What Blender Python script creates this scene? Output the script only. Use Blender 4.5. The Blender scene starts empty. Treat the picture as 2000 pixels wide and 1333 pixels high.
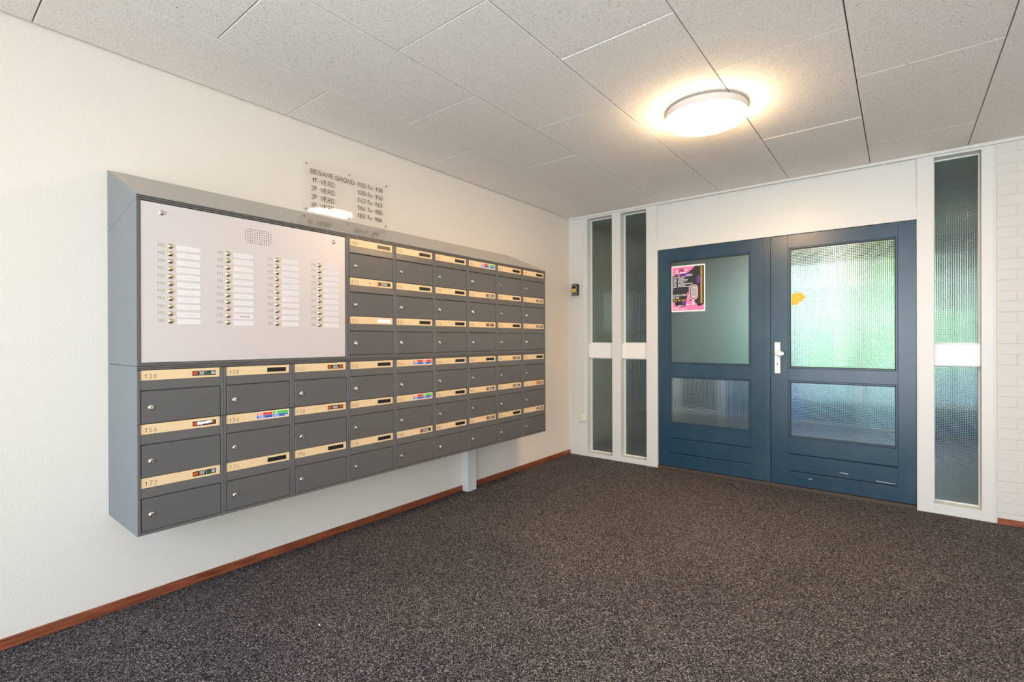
import bpy, bmesh, math, random
from mathutils import Vector, Matrix
random.seed(7)
C = bpy.context.scene
PI = math.pi
H = 2.85

# ---------------------------------------------------------------- camera
F_PX, YAW, PITCH, ROLL = 956.53, -0.669209, -0.001645, -0.002908
CAMLOC = Vector((3.1465, -5.1071, 1.37835))
fw = Vector((math.sin(YAW)*math.cos(PITCH), math.cos(YAW)*math.cos(PITCH), math.sin(PITCH)))
rt = Vector((math.cos(YAW), -math.sin(YAW), 0.0))
upv = rt.cross(fw)
cr, sr = math.cos(ROLL), math.sin(ROLL)
r2 = cr*rt + sr*upv
u2 = -sr*rt + cr*upv
cam = bpy.data.cameras.new('camera')
cam.sensor_width = 36.0
cam.lens = F_PX/2000*36.0
cam.clip_start = 0.05
camo = bpy.data.objects.new('camera', cam)
camo.matrix_world = Matrix(((r2.x, u2.x, -fw.x, CAMLOC.x), (r2.y, u2.y, -fw.y, CAMLOC.y), (r2.z, u2.z, -fw.z, CAMLOC.z), (0, 0, 0, 1)))
C.collection.objects.link(camo)
C.camera = camo

# ---------------------------------------------------------------- world, exposure
w = bpy.data.worlds.new('sky'); C.world = w; w.use_nodes = True
nt = w.node_tree; nt.nodes.clear()
wo = nt.nodes.new('ShaderNodeOutputWorld'); bg = nt.nodes.new('ShaderNodeBackground')
tc = nt.nodes.new('ShaderNodeTexCoord'); sep = nt.nodes.new('ShaderNodeSeparateXYZ'); rmp = nt.nodes.new('ShaderNodeValToRGB')
rmp.color_ramp.elements[0].position = 0.0; rmp.color_ramp.elements[0].color = (0.87, 0.93, 1.0, 1)
rmp.color_ramp.elements[1].position = 0.8; rmp.color_ramp.elements[1].color = (0.50, 0.68, 1.0, 1)
nt.links.new(tc.outputs['Generated'], sep.inputs[0]); nt.links.new(sep.outputs['Z'], rmp.inputs[0])
nt.links.new(rmp.outputs[0], bg.inputs[0]); bg.inputs[1].default_value = 4.3
nt.links.new(bg.outputs[0], wo.inputs[0])

LAMP_BOTTOM, LAMP_SIDE = 44.0, 60.0
def portal(name, loc, rot, sx, sy):
    l = bpy.data.lights.new(name, 'AREA'); l.shape = 'RECTANGLE'; l.size = sx; l.size_y = sy
    l.cycles.is_portal = True
    o = bpy.data.objects.new(name, l); o.location = loc; o.rotation_euler = rot; C.collection.objects.link(o)
portal('daylight_portal_front', (3.75, -6.98, 1.38), (PI/2, 0, 0), 4.9, 2.66)      # glazed front of the hall, behind the camera
portal('added_window_portal', (5.42, 3.15, 1.85), (0, PI/2, 0), 0.7, 1.5)      # side window of the entry, unseen, added for daylight
portal('daylight_portal_rear', (2.6, 4.36, 1.5), (-PI/2, 0, 0), 2.6, 2.6)       # garden side, beyond the blue doors
C.view_settings.view_transform = 'Standard'
C.view_settings.look = 'None'
C.view_settings.gamma = 1.0
C.view_settings.use_curve_mapping = False
C.view_settings.exposure = 1.22
C.cycles.use_denoising = True
C.cycles.max_bounces = 14
C.cycles.diffuse_bounces = 6
C.cycles.transmission_bounces = 12
C.cycles.transparent_max_bounces = 12
C.cycles.sample_clamp_indirect = 6.0

# ---------------------------------------------------------------- materials
def mat(name, col, rough=0.6, metal=0.0, spec=0.5, bump=None, coat=0.0):
    m = bpy.data.materials.new(name); m.use_nodes = True
    n = m.node_tree; b = n.nodes['Principled BSDF']
    b.inputs['Base Color'].default_value = (*col, 1); b.inputs['Roughness'].default_value = rough
    b.inputs['Metallic'].default_value = metal; b.inputs['Specular IOR Level'].default_value = spec
    if coat: b.inputs['Coat Weight'].default_value = coat; b.inputs['Coat Roughness'].default_value = 0.1
    if bump:
        scale, dist, strength = bump
        t = n.nodes.new('ShaderNodeTexCoord'); no = n.nodes.new('ShaderNodeTexNoise'); bu = n.nodes.new('ShaderNodeBump')
        no.inputs['Scale'].default_value = scale; no.inputs['Detail'].default_value = 3
        bu.inputs['Distance'].default_value = dist; bu.inputs['Strength'].default_value = strength
        n.links.new(t.outputs['Object'], no.inputs['Vector']); n.links.new(no.outputs['Fac'], bu.inputs['Height'])
        n.links.new(bu.outputs[0], b.inputs['Normal'])
    return m
def nodes(m): return m.node_tree, m.node_tree.nodes['Principled BSDF']
def emis(name, col, s):
    m = mat(name, (0.8, 0.8, 0.8), 0.5); n, b = nodes(m)
    b.inputs['Emission Color'].default_value = (*col, 1); b.inputs['Emission Strength'].default_value = s
    return m

M = {}
M['plaster'] = mat('rough_plaster', (0.745, 0.68, 0.60), 0.85, bump=(130, 0.004, 0.55))
M['white_paint'] = mat('white_satin_paint', (0.655, 0.65, 0.62), 0.38, bump=(40, 0.0006, 0.2))
M['bead'] = mat('bead_paint', (0.80, 0.79, 0.76), 0.3)
M['brick'] = mat('painted_brick', (0.61, 0.585, 0.54), 0.5, bump=(60, 0.003, 0.5))
M['mortar'] = mat('painted_mortar', (0.60, 0.575, 0.53), 0.7, bump=(90, 0.003, 0.5))
M['metal_grey'] = mat('grey_powder_coat', (0.102, 0.097, 0.093), 0.36, spec=0.5, bump=(900, 0.0003, 0.25))
M['roof_grey_lit'] = mat('grey_roof_lit', (0.19, 0.18, 0.16), 0.085, spec=0.6)  # mailbox grey, lightened in its colour for the glancing reflection
M['side_grey_daylit'] = mat('grey_side_daylit', (0.185, 0.205, 0.22), 0.42, bump=(900, 0.0003, 0.25))  # mailbox grey again, daylight put into a lighter, cooler base colour
M['gap'] = mat('dark_gap', (0.01, 0.01, 0.01), 0.8)
M['chrome'] = mat('chrome', (0.86, 0.84, 0.80), 0.16, metal=1.0)
M['brass'] = mat('brass', (0.80, 0.66, 0.42), 0.2, metal=1.0)
M['print_dark'] = mat('engraved_lettering', (0.035, 0.028, 0.022), 0.6)
M['print_grey'] = mat('grey_lettering', (0.16, 0.14, 0.13), 0.6)
M['black'] = mat('black_print', (0.008, 0.008, 0.008), 0.45)
M['brown_print'] = mat('faded_brown_print', (0.17, 0.12, 0.08), 0.6)
M['white_print'] = mat('white_print', (0.85, 0.85, 0.86), 0.5)
M['orange_print'] = mat('orange_print', (0.85, 0.13, 0.02), 0.5)
M['green_print'] = mat('green_print', (0.07, 0.5, 0.06), 0.5)
M['dull_green_print'] = mat('dull_green_print', (0.03, 0.22, 0.08), 0.5)
M['red_print'] = mat('red_print', (0.80, 0.05, 0.02), 0.5)
M['blue_print'] = mat('blue_print', (0.03, 0.10, 0.42), 0.5)
M['pink'] = mat('pink_print', (0.88, 0.20, 0.42), 0.5)
M['pale_pink'] = mat('pale_pink_print', (0.95, 0.62, 0.74), 0.5)
M['purple'] = mat('purple_print', (0.10, 0.03, 0.25), 0.5)
M['plum'] = mat('plum_print', (0.20, 0.02, 0.12), 0.5)
M['poster_dark'] = mat('poster_dark', (0.018, 0.02, 0.018), 0.4)
M['gold'] = mat('gold_print', (0.70, 0.36, 0.03), 0.5)
M['silver_print'] = mat('silver_print', (0.55, 0.52, 0.52), 0.5)
M['paper'] = mat('poster_paper', (0.88, 0.86, 0.82), 0.55)
M['label_paper'] = mat('label_paper', (0.68, 0.64, 0.63), 0.4)
M['smudge'] = mat('faint_smudged_ink', (0.62, 0.59, 0.58), 0.6)
M['smudge_dark'] = mat('dark_smudged_ink', (0.20, 0.18, 0.18), 0.6)
M['arrow'] = mat('orange_sticker', (0.90, 0.45, 0.02), 0.5)
M['handle'] = mat('white_door_furniture', (0.86, 0.85, 0.84), 0.28)
M['seal'] = mat('dark_glazing_bead', (0.035, 0.026, 0.022), 0.45)
M['keysafe_black'] = mat('black_rubber', (0.012, 0.011, 0.011), 0.5)
M['keysafe_grey'] = mat('grey_cast_metal', (0.32, 0.30, 0.31), 0.45, metal=0.4)
M['keysafe_yellow'] = mat('yellow_label', (0.75, 0.48, 0.01), 0.5)
M['socket'] = mat('cream_plastic', (0.80, 0.76, 0.66), 0.35)
M['red_scrap'] = mat('red_scrap', (0.6, 0.05, 0.03), 0.7)
M['pale_scrap'] = mat('pale_scrap', (0.7, 0.55, 0.4), 0.8)
M['threshold'] = mat('threshold', (0.06, 0.042, 0.03), 0.6, bump=(80, 0.002, 0.4))
M['lamp_body'] = mat('lamp_body', (0.62, 0.58, 0.56), 0.4)
M['lamp_face'] = emis('lamp_face', (1.0, 0.65, 0.36), LAMP_BOTTOM)
M['lamp_side'] = emis('lamp_side', (1.0, 0.72, 0.42), LAMP_SIDE)
M['void'] = mat('ceiling_void', (0.05, 0.045, 0.04), 0.9)
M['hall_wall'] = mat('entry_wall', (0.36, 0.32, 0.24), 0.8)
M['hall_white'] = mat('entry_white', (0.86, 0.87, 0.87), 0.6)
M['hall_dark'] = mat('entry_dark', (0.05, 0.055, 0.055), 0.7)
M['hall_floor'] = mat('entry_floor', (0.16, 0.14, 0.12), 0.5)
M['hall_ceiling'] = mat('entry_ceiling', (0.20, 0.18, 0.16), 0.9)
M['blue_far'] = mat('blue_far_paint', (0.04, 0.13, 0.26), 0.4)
M['lawn'] = mat('lawn', (0.10, 0.26, 0.04), 0.9, bump=(30, 0.05, 0.8))
M['foliage'] = mat('foliage', (0.07, 0.22, 0.03), 0.8)
M['foliage_light'] = mat('foliage_light', (0.20, 0.33, 0.06), 0.8)
M['foliage_mid'] = mat('foliage_mid', (0.10, 0.17, 0.055), 0.8)
M['backdrop'] = mat('pale_backdrop', (0.26, 0.29, 0.27), 0.8)
M['paving'] = mat('paving', (0.3, 0.32, 0.32), 0.8)

def noise_mix(m, coordscale, scale, c1, c2, lo=0.4, hi=0.6, detail=4, rough=None):
    n, b = nodes(m)
    t = n.nodes.new('ShaderNodeTexCoord'); mp = n.nodes.new('ShaderNodeMapping'); no = n.nodes.new('ShaderNodeTexNoise'); r = n.nodes.new('ShaderNodeValToRGB')
    mp.inputs['Scale'].default_value = coordscale; no.inputs['Scale'].default_value = scale; no.inputs['Detail'].default_value = detail
    r.color_ramp.elements[0].position = lo; r.color_ramp.elements[0].color = (*c1, 1)
    r.color_ramp.elements[1].position = hi; r.color_ramp.elements[1].color = (*c2, 1)
    n.links.new(t.outputs['Object'], mp.inputs[0]); n.links.new(mp.outputs[0], no.inputs['Vector'])
    n.links.new(no.outputs['Fac'], r.inputs[0]); n.links.new(r.outputs[0], b.inputs['Base Color'])
    return no

# anodised gold-beige name strips, brushed along their length
M['strip'] = mat('brushed_gold_strip', (0.84, 0.64, 0.38), 0.5, metal=0.15)
noise_mix(M['strip'], (1, 3, 60), 12, (0.72, 0.52, 0.29), (0.80, 0.61, 0.37), 0.3, 0.7)
# intercom plate
M['plate'] = mat('pale_anodised_plate', (0.65, 0.59, 0.58), 0.42, metal=0.3)
# blue door paint with faint vertical grain and scuffs
M['door_blue'] = mat('blue_door_paint', (0.02, 0.05, 0.08), 0.27, spec=0.5)
noise_mix(M['door_blue'], (1, 1, 0.6), 3.0, (0.014, 0.047, 0.080), (0.028, 0.065, 0.098), 0.42, 0.75, 8)
n, b = nodes(M['door_blue'])
t = n.nodes.new('ShaderNodeTexCoord'); mp = n.nodes.new('ShaderNodeMapping'); no = n.nodes.new('ShaderNodeTexNoise'); bu = n.nodes.new('ShaderNodeBump')
mp.inputs['Scale'].default_value = (40, 40, 90); no.inputs['Scale'].default_value = 3
bu.inputs['Distance'].default_value = 0.0012; bu.inputs['Strength'].default_value = 0.3
n.links.new(t.outputs['Object'], mp.inputs[0]); n.links.new(mp.outputs[0], no.inputs['Vector']); n.links.new(no.outputs['Fac'], bu.inputs['Height']); n.links.new(bu.outputs[0], b.inputs['Normal'])
# baseboard wood
M['wood'] = mat('red_brown_wood', (0.25, 0.08, 0.035), 0.42)
noise_mix(M['wood'], (3, 3, 60), 2.0, (0.14, 0.030, 0.014), (0.34, 0.095, 0.038), 0.35, 0.68, 6)
# carpet
m = mat('speckled_loop_carpet', (0.1, 0.1, 0.1), 0.95, spec=0.1); M['carpet'] = m
n, b = nodes(m)
t = n.nodes.new('ShaderNodeTexCoord')
vo = n.nodes.new('ShaderNodeTexVoronoi'); vo.inputs['Scale'].default_value = 250
r = n.nodes.new('ShaderNodeValToRGB'); r.color_ramp.interpolation = 'CONSTANT'
els = [(0.0, (0.015, 0.014, 0.016)), (0.28, (0.050, 0.047, 0.052)), (0.52, (0.11, 0.098, 0.098)), (0.72, (0.19, 0.17, 0.162)), (0.87, (0.31, 0.28, 0.26)), (0.96, (0.52, 0.48, 0.46))]
r.color_ramp.elements[0].position, r.color_ramp.elements[0].color = els[0][0], (*els[0][1], 1)
r.color_ramp.elements[1].position, r.color_ramp.elements[1].color = els[1][0], (*els[1][1], 1)
for p_, c_ in els[2:]:
    e = r.color_ramp.elements.new(p_); e.color = (*c_, 1)
sx = n.nodes.new('ShaderNodeSeparateColor'); bu = n.nodes.new('ShaderNodeBump'); bu.inputs['Distance'].default_value = 0.006; bu.inputs['Strength'].default_value = 0.7; bu.invert = True
big = n.nodes.new('ShaderNodeTexNoise'); big.inputs['Scale'].default_value = 1.3; big.inputs['Detail'].default_value = 5
br = n.nodes.new('ShaderNodeValToRGB'); br.color_ramp.elements[0].color = (0.80, 0.80, 0.83, 1); br.color_ramp.elements[1].color = (0.96, 0.95, 0.95, 1)
br.color_ramp.elements[0].position = 0.35; br.color_ramp.elements[1].position = 0.65
mx = n.nodes.new('ShaderNodeMix'); mx.data_type = 'RGBA'; mx.blend_type = 'MULTIPLY'; mx.inputs[0].default_value = 1.0
n.links.new(t.outputs['Object'], vo.inputs['Vector']); n.links.new(vo.outputs['Color'], sx.inputs[0]); n.links.new(sx.outputs[0], r.inputs[0])
n.links.new(t.outputs['Object'], big.inputs['Vector']); n.links.new(big.outputs['Fac'], br.inputs[0])
n.links.new(r.outputs[0], mx.inputs[6]); n.links.new(br.outputs[0], mx.inputs[7]); n.links.new(mx.outputs[2], b.inputs['Base Color'])
n.links.new(vo.outputs['Distance'], bu.inputs['Height']); n.links.new(bu.outputs[0], b.inputs['Normal'])
# wood-wool ceiling board: strands and pits
m = mat('wood_wool_board', (0.8, 0.78, 0.75), 0.95, spec=0.1); M['tile'] = m
n, b = nodes(m)
t = n.nodes.new('ShaderNodeTexCoord')
na = n.nodes.new('ShaderNodeTexNoise'); na.inputs['Scale'].default_value = 95; na.inputs['Detail'].default_value = 6; na.inputs['Distortion'].default_value = 2.5
vo = n.nodes.new('ShaderNodeTexNoise'); vo.inputs['Scale'].default_value = 215; vo.inputs['Detail'].default_value = 2; vo.inputs['Distortion'].default_value = 1.0
rr = n.nodes.new('ShaderNodeValToRGB'); rr.color_ramp.elements[0].position = 0.28; rr.color_ramp.elements[0].color = (0.13, 0.11, 0.095, 1)
rr.color_ramp.elements[1].position = 0.385; rr.color_ramp.elements[1].color = (0.92, 0.865, 0.80, 1)
e = rr.color_ramp.elements.new(0.7); e.color = (0.95, 0.90, 0.835, 1)
bu = n.nodes.new('ShaderNodeBump'); bu.inputs['Distance'].default_value = 0.006; bu.inputs['Strength'].default_value = 0.8
n.links.new(t.outputs['Object'], na.inputs['Vector']); n.links.new(t.outputs['Object'], vo.inputs['Vector'])
n.links.new(vo.outputs['Fac'], rr.inputs[0]); n.links.new(rr.outputs[0], b.inputs['Base Color'])
n.links.new(na.outputs['Fac'], bu.inputs['Height']); n.links.new(bu.outputs[0], b.inputs['Normal'])

def translucent(name, col):
    m = bpy.data.materials.new(name); m.use_nodes = True; n = m.node_tree; n.nodes.clear()
    o = n.nodes.new('ShaderNodeOutputMaterial'); a = n.nodes.new('ShaderNodeBsdfTranslucent'); d = n.nodes.new('ShaderNodeBsdfDiffuse'); x = n.nodes.new('ShaderNodeMixShader')
    a.inputs[0].default_value = (*col, 1); d.inputs[0].default_value = (*col, 1); x.inputs[0].default_value = 0.4
    n.links.new(a.outputs[0], x.inputs[1]); n.links.new(d.outputs[0], x.inputs[2]); n.links.new(x.outputs[0], o.inputs[0]); return m
M['blue_film'] = translucent('blue_frosted_film', (0.10, 0.30, 0.55))
M['white_film'] = translucent('white_frosted_film', (0.42, 0.55, 0.62))
def glass(name, col, rough, kind, period=0.0135, dist=0.001):
    m = mat(name, col, rough); n, b = nodes(m)
    b.inputs['Transmission Weight'].default_value = 1.0; b.inputs['IOR'].default_value = 1.45
    if kind:
        t = n.nodes.new('ShaderNodeTexCoord'); s = n.nodes.new('ShaderNodeSeparateXYZ'); n.links.new(t.outputs['Object'], s.inputs[0])
        outs = []
        for ax in (('X', 'Z') if kind == 'grid' else ('X',)):
            mu = n.nodes.new('ShaderNodeMath'); mu.operation = 'MULTIPLY'; mu.inputs[1].default_value = PI/period
            si = n.nodes.new('ShaderNodeMath'); si.operation = 'SINE'; ab = n.nodes.new('ShaderNodeMath'); ab.operation = 'ABSOLUTE'
            n.links.new(s.outputs[ax], mu.inputs[0]); n.links.new(mu.outputs[0], si.inputs[0]); n.links.new(si.outputs[0], ab.inputs[0])
            iv = n.nodes.new('ShaderNodeMath'); iv.operation = 'SUBTRACT'; iv.inputs[0].default_value = 1.0; n.links.new(ab.outputs[0], iv.inputs[1])
            pw_ = n.nodes.new('ShaderNodeMath'); pw_.operation = 'POWER'; pw_.inputs[1].default_value = 2.2; n.links.new(iv.outputs[0], pw_.inputs[0])
            ng = n.nodes.new('ShaderNodeMath'); ng.operation = 'MULTIPLY'; ng.inputs[1].default_value = -1.0; n.links.new(pw_.outputs[0], ng.inputs[0]); outs.append(ng.outputs[0])
        if kind == 'grid':
            ad = n.nodes.new('ShaderNodeMath'); ad.operation = 'ADD'; n.links.new(outs[0], ad.inputs[0]); n.links.new(outs[1], ad.inputs[1]); o = ad.outputs[0]
        else:
            no = n.nodes.new('ShaderNodeTexNoise'); no.inputs['Scale'].default_value = 220; n.links.new(t.outputs['Object'], no.inputs['Vector'])
            ad = n.nodes.new('ShaderNodeMath'); ad.operation = 'ADD'; n.links.new(outs[0], ad.inputs[0]); n.links.new(no.outputs['Fac'], ad.inputs[1]); o = ad.outputs[0]
        bu = n.nodes.new('ShaderNodeBump'); bu.inputs['Distance'].default_value = dist; bu.inputs['Strength'].default_value = 1.0
        n.links.new(o, bu.inputs['Height']); n.links.new(bu.outputs[0], b.inputs['Normal'])
    return m
M['glass_flat'] = glass('smooth_glass_back', (0.93, 0.98, 0.96), 0.02, None)
M['glass_grid'] = glass('squared_textured_glass', (0.64, 0.77, 0.70), 0.03, 'grid')
M['glass_rib'] = glass('ribbed_obscure_glass', (0.50, 0.62, 0.55), 0.42, 'rib', 0.0125, 0.0014)
m = bpy.data.materials.new('clear_thin_pane'); m.use_nodes = True; n = m.node_tree; n.nodes.clear()
o = n.nodes.new('ShaderNodeOutputMaterial'); tr = n.nodes.new('ShaderNodeBsdfTransparent'); gl = n.nodes.new('ShaderNodeBsdfGlossy'); mi = n.nodes.new('ShaderNodeMixShader'); fr = n.nodes.new('ShaderNodeFresnel')
gl.inputs['Roughness'].default_value = 0.02; fr.inputs['IOR'].default_value = 1.45; tr.inputs[0].default_value = (0.97, 0.98, 0.97, 1)
n.links.new(fr.outputs[0], mi.inputs[0]); n.links.new(tr.outputs[0], mi.inputs[1]); n.links.new(gl.outputs[0], mi.inputs[2]); n.links.new(mi.outputs[0], o.inputs[0])
M['clear'] = m

def thin(m):
    n = m.node_tree; mi = [x for x in n.nodes if x.type == 'MIX_SHADER'][0]; fr = [x for x in n.nodes if x.type == 'FRESNEL'][0]
    g = n.nodes.new('ShaderNodeNewGeometry'); s = n.nodes.new('ShaderNodeMath'); s.operation = 'SUBTRACT'; s.inputs[0].default_value = 1.0
    k = n.nodes.new('ShaderNodeMath'); k.operation = 'MULTIPLY'
    n.links.new(g.outputs['Backfacing'], s.inputs[1]); n.links.new(s.outputs[0], k.inputs[0]); n.links.new(fr.outputs[0], k.inputs[1]); n.links.new(k.outputs[0], mi.inputs[0])
thin(M['clear'])

# ---------------------------------------------------------------- helpers
def link(o): C.collection.objects.link(o); return o
def empty(name, loc=(0, 0, 0)):
    o = bpy.data.objects.new(name, None); o.location = loc; o.empty_display_size = 0.05; return link(o)
def tag(o, label=None, cat=None, group=None, kind=None):
    if label: o['label'] = label
    if cat: o['category'] = cat
    if group: o['group'] = group
    if kind: o['kind'] = kind
    return o
def bx(bm, x0, x1, y0, y1, z0, z1, ch=0.0):
    v = [bm.verts.new((x, y, z)) for x in (x0, x1) for y in (y0, y1) for z in (z0, z1)]
    fs = [bm.faces.new([v[i] for i in f]) for f in ((0, 1, 3, 2), (4, 6, 7, 5), (0, 4, 5, 1), (2, 3, 7, 6), (0, 2, 6, 4), (1, 5, 7, 3))]
    if ch:
        es = list({e for f in fs for e in f.edges})
        bmesh.ops.bevel(bm, geom=es, offset=ch, segments=1, affect='EDGES')
def mesh(name, bm, m, smooth=False):
    bmesh.ops.recalc_face_normals(bm, faces=bm.faces)
    me = bpy.data.meshes.new(name); bm.to_mesh(me); bm.free()
    for mm in (m if isinstance(m, (list, tuple)) else [m]): me.materials.append(mm)
    if smooth:
        for p in me.polygons: p.use_smooth = True
        try: me.set_sharp_from_angle(angle=math.radians(40))
        except Exception: pass
    return me
def wloc(o):
    v = Vector(o.location)
    while o.parent: o = o.parent; v += Vector(o.location)
    return v
def obj(name, me, parent=None, loc=(0, 0, 0), label=None):
    o = bpy.data.objects.new(name, me); o.location = loc; link(o)
    if parent: o.parent = parent
    if label: o['label'] = label
    return o
def pane(name, b, m, parent, label=None):
    o = wbox(name, b, m, parent, label=label)
    o.data.materials.append(M['glass_flat'])
    for p in o.data.polygons:
        if p.normal.y > 0.5: p.material_index = 1
    return o
def wpart(name, bm, m, parent, smooth=False, label=None):
    """bm in world coordinates; vertices are moved into the parent's frame"""
    bmesh.ops.translate(bm, verts=bm.verts, vec=-wloc(parent))
    return obj(name, mesh(name, bm, m, smooth), parent, label=label)
def wbox(name, b, m, parent=None, ch=0.0, label=None):
    bm = bmesh.new(); bx(bm, *b, ch=ch)
    if parent is None:
        c = Vector(((b[0]+b[1])/2, (b[2]+b[3])/2, b[4])); bmesh.ops.translate(bm, verts=bm.verts, vec=-c)
        return obj(name, mesh(name, bm, m), None, c, label)
    return wpart(name, bm, m, parent, label=label)
def prism(bm, poly, w0, w1, fn):
    """polygon (u,v) between depths w0..w1 mapped by fn(u,v,w)"""
    a = [bm.verts.new(fn(u, v, w0)) for u, v in poly]; b_ = [bm.verts.new(fn(u, v, w1)) for u, v in poly]
    bm.faces.new(a); bm.faces.new(b_[::-1]); k = len(poly)
    for i in range(k): bm.faces.new((a[i], a[(i+1) % k], b_[(i+1) % k], b_[i]))
def lathe(bm, prof, fn, seg=20):
    """prof: list of (radius, w); axis along w; fn maps (u,v,w)"""
    rings = []
    for r_, w_ in prof:
        if r_ < 1e-6: rings.append([bm.verts.new(fn(0, 0, w_))])
        else: rings.append([bm.verts.new(fn(r_*math.cos(2*PI*i/seg), r_*math.sin(2*PI*i/seg), w_)) for i in range(seg)])
    for a, b_ in zip(rings, rings[1:]):
        for i in range(seg):
            j = (i+1) % seg
            if len(a) == 1 and len(b_) > 1: bm.faces.new((a[0], b_[i], b_[j]))
            elif len(b_) == 1 and len(a) > 1: bm.faces.new((a[i], a[j], b_[0]))
            elif len(a) > 1: bm.faces.new((a[i], a[j], b_[j], b_[i]))
FX = lambda x0, y0=0, z0=0: (lambda u, v, w_: (x0+w_, y0+u, z0+v))          # faces +X
FY = lambda y0, x0=0, z0=0: (lambda u, v, w_: (x0+u, y0-w_, z0+v))          # faces -Y (into the room)

# ---------------------------------------------------------------- stroke lettering
def arc(cx, cy, rx, ry, a0, a1, k=8):
    return [(cx+rx*math.cos(math.radians(a0+(a1-a0)*i/k)), cy+ry*math.sin(math.radians(a0+(a1-a0)*i/k))) for i in range(k+1)]
W_ = 0.55
G = {
 '1': [[(0.1, 0.78), (0.36, 1), (0.36, 0)]],
 '2': [arc(.275, .72, .275, .28, 170, -35) + [(0, 0), (.55, 0)]],
 '3': [arc(.26, .76, .25, .24, 160, -90), arc(.26, .26, .29, .26, 90, -165)],
 '4': [[(.30, 1), (0, .27), (.58, .27)], [(.42, .5), (.42, 0)]],
 '5': [[(.5, 1), (.08, 1), (.04, .55)] + arc(.26, .33, .29, .31, 130, -160)],
 '6': [[(.42, 1)] + arc(.275, .3, .275, .3, 150, 510, 14)],
 '7': [[(0, 1), (.55, 1), (.18, 0)]],
 '8': [arc(.275, .76, .235, .24, 0, 360, 12), arc(.275, .26, .275, .26, 0, 360, 12)],
 '9': [[(.13, 0)] + arc(.275, .7, .275, .3, -30, 330, 14)],
 '0': [arc(.275, .72, .275, .28, 0, 180) + arc(.275, .28, .275, .28, 180, 360) + [(.55, .72)]],
 'A': [[(0, 0), (.3, 1), (.6, 0)], [(.1, .32), (.5, .32)]],
 'B': [[(0, 0), (0, 1), (.28, 1)] + arc(.3, .76, .22, .24, 90, -90) + [(0, .52)], [(.3, .52)] + arc(.3, .26, .26, .26, 90, -90) + [(0, 0)]],
 'C': [arc(.3, .7, .3, .3, 30, 180) + arc(.3, .3, .3, .3, 180, 330)],
 'D': [[(0, 0), (0, 1), (.25, 1)] + arc(.25, .7, .3, .3, 90, 0) + arc(.25, .3, .3, .3, 0, -90) + [(0, 0)]],
 'E': [[(.5, 1), (0, 1), (0, 0), (.5, 0)], [(0, .52), (.42, .52)]],
 'G': [arc(.3, .7, .3, .3, 30, 180) + arc(.3, .3, .3, .3, 180, 360) + [(.6, .48), (.33, .48)]],
 'H': [[(0, 0), (0, 1)], [(.5, 0), (.5, 1)], [(0, .52), (.5, .52)]],
 'I': [[(.1, 0), (.1, 1)]],
 'J': [[(.45, 1), (.45, .25)] + arc(.23, .25, .22, .25, 0, -170)],
 'L': [[(0, 1), (0, 0), (.45, 0)]],
 'M': [[(0, 0), (0, 1), (.33, .4), (.66, 1), (.66, 0)]],
 'N': [[(0, 0), (0, 1), (.55, 0), (.55, 1)]],
 'O': [arc(.3, .7, .3, .3, 0, 180) + arc(.3, .3, .3, .3, 180, 360) + [(.6, .7)]],
 'P': [[(0, 0), (0, 1), (.28, 1)] + arc(.3, .74, .25, .26, 90, -90) + [(0, .48)]],
 'R': [[(0, 0), (0, 1), (.28, 1)] + arc(.28, .74, .26, .26, 90, -90) + [(0, .48)], [(.28, .48), (.56, 0)]],
 'S': [arc(.27, .75, .25, .25, 30, 270) + arc(.27, .25, .27, .25, 90, -150)],
 'T': [[(0, 1), (.56, 1)], [(.28, 1), (.28, 0)]],
 'V': [[(0, 1), (.28, 0), (.56, 1)]],
 'W': [[(0, 1), (.18, 0), (.38, .8), (.58, 0), (.76, 1)]],
 'Y': [[(0, 1), (.28, .5), (.56, 1)], [(.28, .5), (.28, 0)]],
 'Z': [[(0, 1), (.5, 1), (0, 0), (.5, 0)]],
 '!': [[(.1, 1), (.1, .3)], [(.1, .1), (.1, 0)]], '.': [[(.05, 0), (.05, .07)]], ':': [[(.1, .2), (.1, .28)], [(.1, .65), (.1, .73)]],
 '/': [[(0, 0), (.35, 1)]], '-': [[(0, .5), (.4, .5)]],
}
def adv(c): return {'1': .55, 'I': .2, 'M': .66, 'W': .76, '.': .1, '!': .2, ':': .2, 'A': .6, 'O': .6, 'G': .6, 'C': .58}.get(c, .55)
def text(bm, s, u0, v0, h, fn, sw=0.09, gap=0.28, wscale=1.0, w_=0.0003, width=None):
    tot = sum((adv(c) if c != ' ' else .45)+gap for c in s)-gap
    if width: wscale = width/(tot*h)
    u = u0; t_ = sw*h/2
    for c in s:
        if c == ' ': u += (.45+gap)*h*wscale; continue
        for line in G[c]:
            pts = [(u+a*h*wscale, v0+b_*h) for a, b_ in line]
            L = []
            for i, (a, b_) in enumerate(pts):
                p0 = pts[max(i-1, 0)]; p1 = pts[min(i+1, len(pts)-1)]
                dx, dy = p1[0]-p0[0], p1[1]-p0[1]; l_ = math.hypot(dx, dy) or 1
                nx, ny = -dy/l_*t_, dx/l_*t_
                if 0 < i < len(pts)-1:
                    ax, ay = a-p0[0], b_-p0[1]; la = math.hypot(ax, ay) or 1
                    cs = max(0.45, (ax*dx+ay*dy)/(la*l_)); nx /= cs; ny /= cs
                ex = (dx/l_*t_*.7*(-1 if i == 0 else 1), dy/l_*t_*.7*(-1 if i == 0 else 1)) if i in (0, len(pts)-1) else (0, 0)
                L.append((bm.verts.new(fn(a+nx+ex[0], b_+ny+ex[1], w_)), bm.verts.new(fn(a-nx+ex[0], b_-ny+ex[1], w_))))
            for q0, q1 in zip(L, L[1:]): bm.faces.new((q0[0], q1[0], q1[1], q0[1]))
        u += (adv(c)+gap)*h*wscale
    return u
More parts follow.
